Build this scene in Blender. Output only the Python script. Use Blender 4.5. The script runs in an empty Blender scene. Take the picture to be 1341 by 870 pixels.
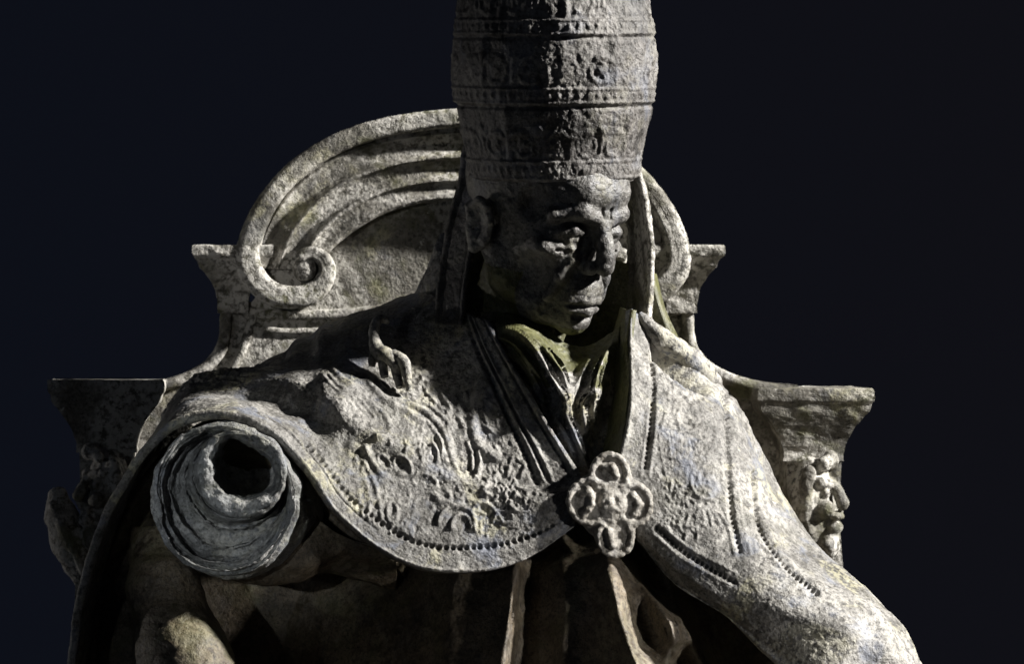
import bpy, math, random
import numpy as np
from mathutils import Matrix

# ------------------------------------------------------------------ camera, sky, lamps, exposure
scene = bpy.context.scene
CAMD = 4.5                    # metres from the lens to the plane of the head
ZEYE = 2.35                   # height of the lens above the foot of the plinth
cam_d = bpy.data.cameras.new("camera"); cam = bpy.data.objects.new("camera", cam_d)
scene.collection.objects.link(cam)
cam.location = (0, -CAMD, ZEYE); cam.rotation_euler = (math.pi/2, 0, 0)
cam_d.sensor_width = 36.0; cam_d.sensor_fit = 'HORIZONTAL'
cam_d.lens = 36.0*CAMD/1.341; cam_d.clip_end = 500
cam_d.dof.use_dof = True; cam_d.dof.focus_distance = CAMD-.13; cam_d.dof.aperture_fstop = 6.3
scene.camera = cam

world = bpy.data.worlds.new("World"); scene.world = world; world.use_nodes = True
bgn = world.node_tree.nodes["Background"]
bgn.inputs[1].default_value = 1.0
wn = world.node_tree; wtc = wn.nodes.new("ShaderNodeTexCoord"); wsp = wn.nodes.new("ShaderNodeSeparateXYZ"); wr = wn.nodes.new("ShaderNodeMapRange"); wm = wn.nodes.new("ShaderNodeMix")
wm.data_type = 'RGBA'; wr.inputs[1].default_value = -.25; wr.inputs[2].default_value = .25     # night sky, a shade bluer to one side of town
wm.inputs[6].default_value = (0.0036, 0.0049, 0.0092, 1); wm.inputs[7].default_value = (0.0054, 0.0052, 0.0072, 1)
wn.links.new(wtc.outputs["Generated"], wsp.inputs[0]); wn.links.new(wsp.outputs[0], wr.inputs[0]); wn.links.new(wr.outputs[0], wm.inputs[0]); wn.links.new(wm.outputs[2], bgn.inputs[0])

def spot(name, az, el, dist, energy, col, size_deg, radius, target=(0.0, 0.0, -0.05)):
    """spot lamp: az degrees from the viewer's side towards the viewer's right, el degrees up"""
    l = bpy.data.lights.new(name, 'SPOT'); l.energy = energy; l.color = col
    l.spot_size = math.radians(size_deg); l.spot_blend = 0.4; l.shadow_soft_size = radius
    o = bpy.data.objects.new(name, l); scene.collection.objects.link(o)
    a, e = math.radians(az), math.radians(el)
    t = np.array(target)+np.array([0, 0, ZEYE])
    v = np.array([math.sin(a)*math.cos(e), -math.cos(a)*math.cos(e), math.sin(e)])
    p = t+v*dist; o.location = p
    from mathutils import Vector
    o.rotation_euler = Vector(-v).to_track_quat('-Z', 'Y').to_euler()
    return o
spot("floodlight_key", 82, 29, 6.0, 5300, (1.0, 0.972, 0.93), 40, 0.16)
spot("fill_chest", 56, 4, 5.0, 470, (1.0, 0.97, 0.93), 5.8, 0.10, (.14, -.2, -.34)).data.spot_blend = 1.0  # added narrow beam that brightens the chest and stays off the head
spot("fill_throne_back", -8, 4, 5.0, 165, (1.0, 0.97, 0.93), 4.4, 0.10, (-.33, .2, .15)).data.spot_blend = 1.0  # extra spot put in only to lift the left scroll of the throne
spot("floodlight_side", -108, -7, 6.0, 110, (1.0, 0.95, 0.90), 40, 0.08)
spot("fill_low", -34, 0, 5.0, 15, (0.82, 0.92, 1.0), 40, 0.10)  # weak fill light added from the front left
c_ = spot("fill_cuff", -16, 6, 5.0, 400, (0.90, 0.96, 1.0), 3.4, 0.06, (-.375, -.26, -.215)); c_.data.spot_blend = 1.0  # tight cool beam added for the sleeve cuff alone
vs = scene.view_settings
vs.view_transform = 'Standard'; vs.look = 'None'; vs.exposure = 0.0; vs.gamma = 1.0

# ------------------------------------------------------------------ helpers
S = 0.001
D0 = CAMD*1000.0
def PX(a):
    """(px, py, depth mm) -> metres. The depth is where the thing stands; the head's plane is 0, + is away."""
    a = np.asarray(a, float); k = 1.0+a[..., 2]/D0
    return np.stack([(a[..., 0]-670.5)*k*S, a[..., 2]*S, (435.0-a[..., 1])*k*S+ZEYE], -1)
def toPX(w):
    k = 1.0+w[..., 1]/(S*D0)
    return np.stack([w[..., 0]/(k*S)+670.5, 435.0-(w[..., 2]-ZEYE)/(k*S), w[..., 1]/S], -1)

def hash3(i, j, k, seed):
    h = (i.astype(np.uint32)*np.uint32(374761393)+j.astype(np.uint32)*np.uint32(668265263)
         + k.astype(np.uint32)*np.uint32(2147483647)+np.uint32(seed)*np.uint32(1274126177))
    h = (h ^ (h >> np.uint32(13)))*np.uint32(1274126177)
    h = h ^ (h >> np.uint32(16))
    return (h & np.uint32(0xffffff)).astype(np.float64)/float(0xffffff)
def vnoise(p, seed=1):
    f = np.floor(p); t = p-f; t = t*t*(3-2*t); i = f.astype(np.int64)
    out = 0
    for a in (0, 1):
        wa = t[..., 0] if a else 1-t[..., 0]
        for b in (0, 1):
            wb = t[..., 1] if b else 1-t[..., 1]
            for c in (0, 1):
                wc = t[..., 2] if c else 1-t[..., 2]
                out = out+wa*wb*wc*hash3(i[..., 0]+a, i[..., 1]+b, i[..., 2]+c, seed)
    return out*2-1
def fbm(p, freq, octv=3, seed=1):
    o = 0; amp = 1.0; tot = 0
    for k in range(octv):
        o = o+amp*vnoise(p*freq+17.3*k, seed+k); tot += amp; amp *= .55; freq *= 2.03
    return o/tot

def catmull(P, n):
    """P (k, ...) -> n samples, uniform in index"""
    P = np.asarray(P, float); k = len(P)
    if k == 2:
        t = np.linspace(0, 1, n).reshape((-1,)+(1,)*(P.ndim-1)); return P[0]*(1-t)+P[1]*t
    E = np.concatenate([2*P[:1]-P[1:2], P, 2*P[-1:]-P[-2:-1]])
    x = np.linspace(0, k-1, n); i = np.minimum(x.astype(int), k-2); t = (x-i).reshape((-1,)+(1,)*(P.ndim-1))
    a, b, c, d = E[i], E[i+1], E[i+2], E[i+3]
    return .5*(2*b+(c-a)*t+(2*a-5*b+4*c-d)*t*t+(3*b-a-3*c+d)*t**3)
def arcspl(P, n, dims=3):
    """spline through P resampled evenly along its length"""
    Q = catmull(P, max(200, 12*len(P)))
    s = np.concatenate([[0], np.cumsum(np.linalg.norm(np.diff(Q[:, :dims], axis=0), axis=1))])
    x = np.linspace(0, s[-1], n)
    return np.stack([np.interp(x, s, Q[:, j]) for j in range(Q.shape[1])], 1)
def smooth(e0, e1, x):
    t = np.clip((x-e0)/(e1-e0), 0, 1); return t*t*(3-2*t)

def link(name, V, F, mat, parent, shade=True):
    me = bpy.data.meshes.new(name)
    V = np.asarray(V, np.float32).reshape(-1, 3)
    if isinstance(F, np.ndarray) and F.ndim == 2:
        n, w = F.shape
        me.vertices.add(len(V)); me.vertices.foreach_set("co", V.ravel())
        me.loops.add(n*w); me.loops.foreach_set("vertex_index", F.astype(np.int32).ravel())
        me.polygons.add(n); me.polygons.foreach_set("loop_start", np.arange(0, n*w, w, dtype=np.int32))
        me.update(calc_edges=True); me.validate()
    else:
        me.from_pydata([tuple(map(float, v)) for v in V], [], [list(map(int, f)) for f in F])
    if shade: me.polygons.foreach_set("use_smooth", np.ones(len(me.polygons), bool))
    me.update()
    o = bpy.data.objects.new(name, me); scene.collection.objects.link(o)
    if mat: me.materials.append(mat)
    if parent is not None:
        o.parent = parent
        loc = np.array(parent.location)
        o.matrix_parent_inverse = Matrix.Translation(-loc)
    return o

def gridfaces(nr, nc, closed=False, off=0):
    r = np.arange(nr-1)[:, None]; c = np.arange(nc if closed else nc-1)[None, :]
    c2 = (c+1) % nc
    q = np.stack([r*nc+c, r*nc+c2, (r+1)*nc+c2, (r+1)*nc+c], -1)
    return q.reshape(-1, 4)+off
def gridnormals(G, closed=False):
    du = np.gradient(G, axis=1)
    if closed:
        du = (np.roll(G, -1, 1)-np.roll(G, 1, 1))*.5
    dv = np.gradient(G, axis=0)
    n = np.cross(du, dv); l = np.linalg.norm(n, axis=-1, keepdims=True)
    return n/np.maximum(l, 1e-12)
def shell(G, N, th):
    """closed shell: outer grid G, inner grid G - N*th"""
    nr, nc = G.shape[:2]; B = G-N*(th[..., None] if isinstance(th, np.ndarray) else th)
    V = np.concatenate([G.reshape(-1, 3), B.reshape(-1, 3)])
    f = gridfaces(nr, nc); b = gridfaces(nr, nc, off=nr*nc)[:, ::-1]
    idx = np.arange(nr*nc).reshape(nr, nc)
    loop = np.concatenate([idx[0, :], idx[1:, -1], idx[-1, -2::-1], idx[-2:0:-1, 0]])
    nx = np.roll(loop, -1)
    side = np.stack([nx, loop, loop+nr*nc, nx+nr*nc], 1)
    return V, np.concatenate([f, b, side])
def faceview(G, N):
    """make the grid's normals look towards -Y on the whole"""
    return N if N[..., 1].mean() < 0 else -N

# raster of relief strokes, one cell = one millimetre
class Relief:
    def __init__(s, w, h, x0=0, y0=0): s.a = np.zeros((h, w)); s.x0, s.y0 = x0, y0
    def dot(s, x, y, r, h, add=False):
        x -= s.x0; y -= s.y0
        R = int(math.ceil(r*1.8)); xi, yi = int(x), int(y)
        x0, x1, y0, y1 = max(xi-R, 0), min(xi+R+2, s.a.shape[1]), max(yi-R, 0), min(yi+R+2, s.a.shape[0])
        if x0 >= x1 or y0 >= y1: return
        yy, xx = np.ogrid[y0:y1, x0:x1]
        q = ((xx-x)**2+(yy-y)**2)/(r*r)
        g = h*np.clip(1-q*.42, 0, 1)**2.2
        v = s.a[y0:y1, x0:x1]
        if h > 0: np.maximum(v, g, out=v)
        else: np.minimum(v, g, out=v)
    def line(s, pts, r, h, taper=0.0, spl=True):
        pts = np.asarray(pts, float)
        L = np.linalg.norm(np.diff(pts, axis=0), axis=1).sum()
        n = max(4, int(L/1.3))
        q = arcspl(pts, n, 2) if spl and len(pts) > 2 else catmull(pts[[0, -1]], n)
        r = np.asarray(r, float)
        for i, (x, y) in enumerate(q):
            t = i/(n-1)
            k = 1-taper*t
            s.dot(x, y, max(float(r)*k, 1.0), h*(.55+.45*k))
    def spiral(s, cx, cy, R, rot, hand, turns, r, h):
        t = np.linspace(0, 1, 40); a = rot+hand*t*turns*2*math.pi; rr = R*(1-t)**.8+r
        s.line(np.stack([cx+rr*np.cos(a), cy+rr*np.sin(a)], 1), r, h, .25)
        s.dot(cx, cy, r*1.7, h*1.1)
    def leaf(s, x, y, L, rot, bend, r, h):
        t = np.linspace(0, 1, 8); a = rot+bend*t
        px = x+np.cumsum(np.cos(a))*L/8; py = y+np.cumsum(np.sin(a))*L/8
        n = 14; q = arcspl(np.stack([px, py], 1), n, 2)
        for i in range(n):
            s.dot(q[i, 0], q[i, 1], max(1.2, r*math.sin(math.pi*(i+.8)/(n+.8))**.7), h)
    def rinceau(s, cx, cy, R, rot, hand, r, h, n=7):
        t = np.linspace(0, 1, 40); a = rot+hand*t*1.15*2*math.pi; rr = R*(1-.85*t)
        px, py = cx+rr*np.cos(a), cy+rr*np.sin(a)
        s.line(np.stack([px, py], 1), r*.7, h*.9, .3)
        for k in range(n):
            i = int(2+k*34/n); b = a[i]+hand*math.pi/2
            s.leaf(px[i], py[i], R*(.75-.06*k), b-hand*.7, -hand*.9, r*1.25, h)
            if k % 2 == 0: s.leaf(px[i], py[i], R*.45, b+hand*.7, hand*1.1, r, h*.8)
    def acanthus(s, x, y, L, rot, hand, r, h):
        for k, b in enumerate((-1.1, -.5, .1, .7)):
            s.leaf(x, y, L*(1-.12*abs(k-1.5)), rot+b*.55*hand, b*.9*hand, r, h*(1-.1*k))
    def get(s, x, y):
        if not getattr(s, 'worn', False):
            s.worn = True; a = s.a; yy, xx = np.mgrid[0:a.shape[0], 0:a.shape[1]]
            q = np.stack([xx, yy, 0*xx], -1).astype(float)
            e = np.clip(.72+.9*fbm(q, .035, 3, 77), .12, 1.15)
            for _ in range(2): a = (a+np.roll(a, 1, 0)+np.roll(a, -1, 0)+np.roll(a, 1, 1)+np.roll(a, -1, 1))/5
            s.a = a*e if a.max() > 0 else a
        x = np.clip(x-s.x0, 0, s.a.shape[1]-1.001); y = np.clip(y-s.y0, 0, s.a.shape[0]-1.001)
        i, j = x.astype(int), y.astype(int); u, v = x-i, y-j
        a = s.a
        return (a[j, i]*(1-u)+a[j, i+1]*u)*(1-v)+(a[j+1, i]*(1-u)+a[j+1, i+1]*u)*v

# signed distance modelling on a voxel lattice
class SDF:
    def __init__(s, lo, hi, h):
        s.lo = np.array(lo, float); s.h = h
        n = np.ceil((np.array(hi)-s.lo)/h).astype(int)+1
        s.n = n; s.F = np.full(n, 1e3, np.float32)
        s.ax = [s.lo[k]+h*np.arange(n[k]) for k in range(3)]
    def _box(s, lo, hi, pad):
        sl = []
        for k in range(3):
            a = max(0, int((lo[k]-pad-s.lo[k])/s.h)); b = min(s.n[k], int((hi[k]+pad-s.lo[k])/s.h)+2)
            if b <= a: return None
            sl.append(slice(a, b))
        g = np.ix_(*[s.ax[k][sl[k]] for k in range(3)])
        return tuple(sl), g
    def _mix(s, sl, d, k, sub):
        f = s.F[sl]; d = d.astype(np.float32)
        if sub:
            hh = np.clip(.5-.5*(f+d)/k, 0, 1); s.F[sl] = f*(1-hh)+(-d)*hh+k*hh*(1-hh)
        else:
            hh = np.clip(.5+.5*(d-f)/k, 0, 1); s.F[sl] = f*hh+d*(1-hh)-k*hh*(1-hh)
        # where f is far (unset) the blend keeps d
    def ell(s, c, r, k=6, sub=False, rot=0.0):
        c = np.array(c, float); r = np.atleast_1d(np.array(r, float))
        if len(r) == 1: r = np.repeat(r, 3)
        m = max(r); b = s._box(c-m, c+m, 3*k+14)
        if b is None: return
        sl, (x, y, z) = b
        x, y, z = x-c[0], y-c[1], z-c[2]
        if rot:
            ca, sa = math.cos(rot), math.sin(rot); x, z = ca*x+sa*z, -sa*x+ca*z
        q = np.sqrt((x/r[0])**2+(y/r[1])**2+(z/r[2])**2)
        q2 = np.sqrt((x/r[0]**2)**2+(y/r[1]**2)**2+(z/r[2]**2)**2)
        d = np.where(q2 > 1e-9, q*(q-1)/np.maximum(q2, 1e-9), -min(r))
        s._mix(sl, d, k, sub)
    def cap(s, a, b, ra, rb, k=6, sub=False):
        a = np.array(a, float); b = np.array(b, float)
        lo = np.minimum(a, b)-max(ra, rb); hi = np.maximum(a, b)+max(ra, rb)
        bx = s._box(lo, hi, 3*k+14)
        if bx is None: return
        sl, (x, y, z) = bx
        ab = b-a; L2 = max(ab@ab, 1e-9)
        t = np.clip(((x-a[0])*ab[0]+(y-a[1])*ab[1]+(z-a[2])*ab[2])/L2, 0, 1)
        d = np.sqrt((x-a[0]-t*ab[0])**2+(y-a[1]-t*ab[1])**2+(z-a[2]-t*ab[2])**2)-(ra+(rb-ra)*t)
        s._mix(sl, d, k, sub)
    def chain(s, pts, k=6, sub=False):
        for p, q in zip(pts[:-1], pts[1:]): s.cap(p[:3], q[:3], p[3], q[3], k, sub)
    def mesh(s):
        F = s.F; n = F.shape
        ins = F < 0
        cnt = np.zeros((n[0]-1, n[1]-1, n[2]-1), np.uint8)
        for a in (0, 1):
            for b in (0, 1):
                for c in (0, 1): cnt += ins[a:n[0]-1+a, b:n[1]-1+b, c:n[2]-1+c]
        act = (cnt > 0) & (cnt < 8)
        ci = np.argwhere(act); idx = np.full(act.shape, -1, np.int64); idx[act] = np.arange(len(ci))
        acc = np.zeros((len(ci), 3)); w = np.zeros(len(ci))
        cor = [(a, b, c) for a in (0, 1) for b in (0, 1) for c in (0, 1)]
        vals = {k: F[ci[:, 0]+k[0], ci[:, 1]+k[1], ci[:, 2]+k[2]].astype(float) for k in cor}
        for p in cor:
            for ax in range(3):
                if p[ax]: continue
                q = list(p); q[ax] = 1; q = tuple(q)
                fa, fb = vals[p], vals[q]; m = (fa < 0) != (fb < 0)
                t = np.where(m, fa/np.where(m, fa-fb, 1), 0)
                pt = np.tile(np.array(p, float), (len(ci), 1)); pt[:, ax] = t
                acc[m] += pt[m]; w[m] += 1
        V = (ci+acc/w[:, None])*s.h+s.lo
        Q = []
        for ax in range(3):
            o1, o2 = (ax+1) % 3, (ax+2) % 3
            a = [slice(None)]*3; b = [slice(None)]*3
            a[ax] = slice(0, n[ax]-1); b[ax] = slice(1, n[ax])
            A, B = ins[tuple(a)], ins[tuple(b)]
            e = np.argwhere(A != B)
            e = e[(e[:, o1] > 0) & (e[:, o2] > 0) & (e[:, o1] < n[o1]-1) & (e[:, o2] < n[o2]-1)]
            fl = A[e[:, 0], e[:, 1], e[:, 2]]
            def cell(d1, d2):
                c = e.copy(); c[:, o1] += d1; c[:, o2] += d2; return idx[c[:, 0], c[:, 1], c[:, 2]]
            q = np.stack([cell(-1, -1), cell(0, -1), cell(0, 0), cell(-1, 0)], 1)
            q[~fl] = q[~fl][:, ::-1]; Q.append(q)
        return V, np.concatenate(Q)
def sdfnormals(V, F):
    n = np.zeros_like(V); a, b, c, d = (V[F[:, k]] for k in range(4))
    fn = np.cross(c-a, d-b)
    for k in range(4): np.add.at(n, F[:, k], fn)
    return n/np.maximum(np.linalg.norm(n, axis=1, keepdims=True), 1e-12)

# ------------------------------------------------------------------ materials
def patina(name, dark, mid, pale, pale_amt=.45, green=0.2, white=0.15, rough=.62, metal=0.0, bump=.5, blue=.25, seed=0.0, spec=.4, stain=.3, yellow=.15):
    m = bpy.data.materials.new(name); m.use_nodes = True; nt = m.node_tree; N = nt.nodes; L = nt.links
    bs = N["Principled BSDF"]
    tc = N.new("ShaderNodeTexCoord"); mp = N.new("ShaderNodeMapping"); mp.inputs[1].default_value = (seed, seed*1.7, -seed)
    L.new(tc.outputs["Object"], mp.inputs[0])
    def noise(sc, det=5, rg=.6, dist=0.0):
        n = N.new("ShaderNodeTexNoise"); n.inputs["Scale"].default_value = sc; n.inputs["Detail"].default_value = det
        n.inputs["Roughness"].default_value = rg; n.inputs["Distortion"].default_value = dist
        L.new(mp.outputs[0], n.inputs["Vector"]); return n.outputs["Fac"]
    def ramp(v, a, b):
        r = N.new("ShaderNodeMapRange"); r.interpolation_type = 'SMOOTHSTEP'
        r.inputs[1].default_value = a; r.inputs[2].default_value = b; L.new(v, r.inputs[0]); return r.outputs[0]
    def mul(v, k):
        r = N.new("ShaderNodeMath"); r.operation = 'MULTIPLY'
        if hasattr(v, 'links'): L.new(v, r.inputs[0])
        if hasattr(k, 'links'): L.new(k, r.inputs[1])
        else: r.inputs[1].default_value = k
        return r.outputs[0]
    def mix(fac, a, b):
        r = N.new("ShaderNodeMix"); r.data_type = 'RGBA'
        L.new(fac, r.inputs[0])
        for s_, c in ((6, a), (7, b)):
            if hasattr(c, 'links'): L.new(c, r.inputs[s_])
            else: r.inputs[s_].default_value = (*c, 1)
        return r.outputs[2]
    big, med, fine, sp = noise(7, 5, .6, .6), noise(26, 5, .65, .4), noise(110, 4, .7), noise(260, 3, .7)
    c = mix(ramp(med, .32, .66), dark, mid)
    c = mix(mul(ramp(fine, .40, .72), pale_amt), c, pale)
    c = mix(mul(ramp(sp, .47, .66), .75), c, [x*.40 for x in dark])
    c = mix(mul(ramp(noise(13, 5, .6, .8), .50, .66), green), c, (0.112, 0.112, 0.045))
    c = mix(mul(ramp(noise(17.3, 4, .6, .5), .53, .66), blue), c, (0.17, 0.19, 0.245))
    c = mix(mul(ramp(noise(9.1, 6, .65, 1.0), .49, .60), stain), c, [x*.38 for x in dark])
    c = mix(mul(mul(ramp(noise(10.7, 5, .6, .7), .53, .62), ramp(fine, .40, .56)), yellow), c, (0.46, 0.43, 0.27))
    wp = mul(ramp(big, .47, .57), ramp(fine, .38, .56))
    c = mix(mul(wp, white), c, (0.52, 0.50, 0.46))
    c = mix(mul(ramp(noise(52, 6, .75), .64, .70), min(1, white*2.2)), c, (0.60, 0.58, 0.53))
    L.new(c, bs.inputs["Base Color"])
    rr = N.new("ShaderNodeMapRange"); rr.inputs[1].default_value = .3; rr.inputs[2].default_value = .7
    rr.inputs[3].default_value = rough-.14; rr.inputs[4].default_value = min(1, rough+.16); L.new(fine, rr.inputs[0])
    L.new(rr.outputs[0], bs.inputs["Roughness"])
    bs.inputs["Metallic"].default_value = metal; bs.inputs["Specular IOR Level"].default_value = spec
    b1 = N.new("ShaderNodeBump"); b1.inputs["Strength"].default_value = bump; b1.inputs["Distance"].default_value = .0040
    L.new(fine, b1.inputs["Height"])
    b2 = N.new("ShaderNodeBump"); b2.inputs["Strength"].default_value = bump; b2.inputs["Distance"].default_value = .0026
    L.new(sp, b2.inputs["Height"]); L.new(b1.outputs[0], b2.inputs["Normal"])
    b3 = N.new("ShaderNodeBump"); b3.inputs["Strength"].default_value = bump*.8; b3.inputs["Distance"].default_value = .006
    L.new(noise(48, 4, .6), b3.inputs["Height"]); L.new(b2.outputs[0], b3.inputs["Normal"])
    L.new(b3.outputs[0], bs.inputs["Normal"])
    return m
M_cope = patina("patina_cope", (.075, .070, .062), (.215, .208, .195), (.40, .385, .36), .55, .10, .42, .62, 0, .55, .55, 0, .4, .38, .45)
M_tiara = patina("patina_tiara", (.052, .047, .043), (.135, .125, .118), (.26, .25, .24), .45, .04, .16, .55, .0, .6, .30, 3.1, .4, .75, .08)
M_face = patina("patina_face", (.040, .037, .034), (.135, .128, .118), (.28, .27, .25), .45, .10, .20, .50, .12, .55, .20, 5.7, .6)
M_neck = patina("patina_green", (.055, .055, .020), (.130, .130, .050), (.26, .25, .18), .35, .75, .10, .50, 0, .45, .10, 7.7)
M_throne = patina("patina_throne", (.075, .068, .055), (.195, .184, .156), (.36, .34, .30), .5, .65, .85, .68, 0, .6, .15, 1.9, .4, .55, .35)
M_robe = patina("patina_robe", (.050, .038, .024), (.150, .118, .078), (.27, .22, .165), .4, .35, .06, .55, .0, .5, .05, 9.2)
M_cuff = patina("patina_cuff", (.075, .076, .074), (.200, .202, .200), (.38, .385, .38), .5, .15, .35, .58, 0, .7, .35, 4.4, .4, .5, .15)
M_brooch = patina("patina_brooch", (.13, .115, .095), (.28, .26, .225), (.40, .38, .34), .5, .10, .35, .62, 0, .5, .15, 6.1)
M_plinth = patina("plinth_stone", (.20, .19, .17), (.30, .29, .26), (.40, .39, .36), .4, .2, .1, .8, 0, .5, .05, 2.2)

def empty(name, loc, label, cat):
    o = bpy.data.objects.new(name, None); scene.collection.objects.link(o); o.location = loc
    o.empty_display_size = .1; o["label"] = label; o["category"] = cat; return o
ZSEAT_PX = 1330
def zpx(py): return (435-py)*S+ZEYE
throne = empty("throne", (-.07, .15, zpx(1960)), "tall weathered bronze throne with scrolled volute back behind the seated statue", "throne")
statue = empty("seated_statue", (-.02, .0, zpx(1960)), "weathered bronze statue of a seated person in tall tiara and embroidered cope", "statue")
rng = random.Random(7)

# ------------------------------------------------------------------ plinth
def loft_rect(prof, cx, name, mat, parent, seg=10, noise=0.0):
    """prof: list of (py, half width, d front, d back) at cx, all in the plane's own millimetres; rounded rectangles"""
    rings = []
    for (py, hw, d0, d1) in prof:
        r = []
        hd = (d1-d0)/2; dc = (d0+d1)/2
        nx = 14; nd = 8
        for i in range(nx): r.append((cx-hw+2*hw*i/nx, py, dc-hd))
        for i in range(nd): r.append((cx+hw, py, dc-hd+2*hd*i/nd))
        for i in range(nx): r.append((cx+hw-2*hw*i/nx, py, dc+hd))
        for i in range(nd): r.append((cx-hw, py, dc+hd-2*hd*i/nd))
        rings.append(r)
    G = np.array(rings, float)
    return G
def flat(a):
    """millimetres in throne space (x as px at the throne's plane, y as px, depth) -> metres, no perspective between depths"""
    a = np.asarray(a, float); zl = a[..., 2]-TD; yp = TD+(a[..., 0]-600)*math.tan(TYAW); k = 1.0+yp/D0
    return np.stack([((a[..., 0]-670.5)*k-zl*math.sin(TYAW))*S, (yp+zl*math.cos(TYAW))*S, (435.0-a[..., 1])*k*S+ZEYE], -1)
TYAW = math.radians(4.0)        # the throne is turned a little to the viewer's right
TD = 210.0
def ringmesh(G, name, mat, parent, amp=0.0, fq=40, seed=3, shade=False):
    nr, nc = G.shape[:2]
    W = flat(G)
    if amp:
        N = gridnormals(W, True)
        c = W.mean(axis=(0, 1)); sgn = np.sign((N*(W-c)).sum(-1).mean())
        W = W+N*sgn*(fbm(W, fq, 3, seed)*amp)[..., None]
    V = W.reshape(-1, 3); F = [list(f) for f in gridfaces(nr, nc, True)]
    F.append(list(range(nc))[::-1]); F.append([(nr-1)*nc+i for i in range(nc)])
    return link(name, V, F, mat, parent, shade)
G = loft_rect([(1960, 780, -700, 520), (1990, 790, -710, 530), (2040, 770, -690, 510), (2060, 740, -660, 480), (2600, 740, -660, 480), (2640, 790, -710, 530), (2790, 800, -720, 540)], 600, "", None, None)
p = ringmesh(G, "plinth", M_plinth, None, .004, 9)
p["label"] = "pale stone plinth with stepped mouldings under the bronze throne"; p["category"] = "plinth"

# ------------------------------------------------------------------ throne
def resample_ring(pts, n): return arcspl(np.asarray(pts, float), n, 2)
def subdiv_prof(prof, per=6):
    return [tuple(r) for r in catmull(np.array(prof, float), (len(prof)-1)*per+1)]
AX = 600.0
def mirror(x): return 2*AX-x
half = [(600, 262), (540, 266), (470, 300), (435, 330), (380, 405), (300, 405), (288, 418), (286, 440), (279, 460), (262, 478), (238, 491), (212, 500)]
def smoothpoly(pts, n): return arcspl(np.array(pts, float), n, 2)
# back panel: one thick board with the stepped shoulders
L = smoothpoly(half[5:], 40)
outline = [(600, 180), (470, 200), (400, 300), (330, 395)]+[tuple(q) for q in L]+[(150, 505), (150, 1350)]
full = outline+[(mirror(x), y) for (x, y) in outline[::-1][:-1]]
def prism(poly, d0, d1, name, mat, parent, amp=0, dens=None):
    """outline extruded from depth d0 to d1; front face fanned through a fine grid so that it can carry relief"""
    n = len(poly); V = [(x, y, d0) for x, y in poly]+[(x, y, d1) for x, y in poly]
    F = [list(range(n))[::-1], list(range(n, 2*n))]+[[i, (i+1) % n, n+(i+1) % n, n+i] for i in range(n)]
    return link(name, flat(V), F, mat, parent, False)
back = prism(full, 246, 330, "back_panel", M_throne, throne)
# raised edge moulding of the stepped shoulders (sweep)
def sweep(path, prof, name, mat, parent, amp=.0012, closedprof=True, conv=flat, seed=5):
    """path (n,2or3 px,py,d) ; prof list of (side offset, depth offset)"""
    P = np.asarray(path, float); n = len(P)
    T = np.gradient(P[:, :2], axis=0); T /= np.linalg.norm(T, axis=1, keepdims=True)
    Nn = np.stack([-T[:, 1], T[:, 0]], 1)
    prof = np.asarray(prof, float)
    sc = P[:, 3] if P.shape[1] > 3 else np.ones(n)
    G = np.zeros((n, len(prof), 3))
    G[..., :2] = P[:, None, :2]+Nn[:, None, :]*(prof[None, :, :1]*sc[:, None, None])
    G[..., 2] = P[:, None, 2]+prof[None, :, 1]*np.minimum(1, sc)[:, None]
    W = conv(G)
    if amp: 
        N = gridnormals(W, True); c = W.mean(1, keepdims=True)
        s = np.sign((N*(W-c)).sum(-1).mean())
        W = W+N*s*(fbm(W, 90, 3, seed)*amp)[..., None]
    V = W.reshape(-1, 3); F = [list(f) for f in gridfaces(n, len(prof), True)]
    F.append(list(range(len(prof)))[::-1]); F.append([(n-1)*len(prof)+i for i in range(len(prof))])
    return link(name, V, F, mat, parent, True)
def arcprof(w, h, n=9, back=10):
    return [(-w, back)]+[(-w*math.cos(math.pi*i/(n-1)), -h*math.sin(math.pi*i/(n-1))**.6) for i in range(n)]+[(w, back)]
for sgn in (1, -1):
    pth = np.array([(x if sgn == 1 else mirror(x), y, 245) for x, y in smoothpoly([(302, 390), (296, 408), (294, 440), (286, 463), (267, 483), (240, 497), (205, 507), (150, 515)], 60)])
    sweep(pth, arcprof(8, 10), "edge_moulding", M_throne, throne)
    pth = np.array([(x if sgn == 1 else mirror(x), y, 245) for x, y in smoothpoly([(333, 408), (326, 430), (316, 462), (300, 490), (280, 512), (255, 530)], 50)])
    sweep(pth, arcprof(6, 7), "inner_moulding", M_throne, throne)
    # rail under the volute
    pth = np.array([(x if sgn == 1 else mirror(x), y, 245) for x, y in smoothpoly([(300, 404), (360, 412), (430, 412), (520, 404)], 40)])
    sweep(pth, arcprof(7, 8), "rail", M_throne, throne)
    pth = np.array([(x if sgn == 1 else mirror(x), y, 245) for x, y in smoothpoly([(325, 428), (380, 434), (440, 430), (520, 420)], 40)])
    sweep(pth, arcprof(4, 4), "rail", M_throne, throne)

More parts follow.
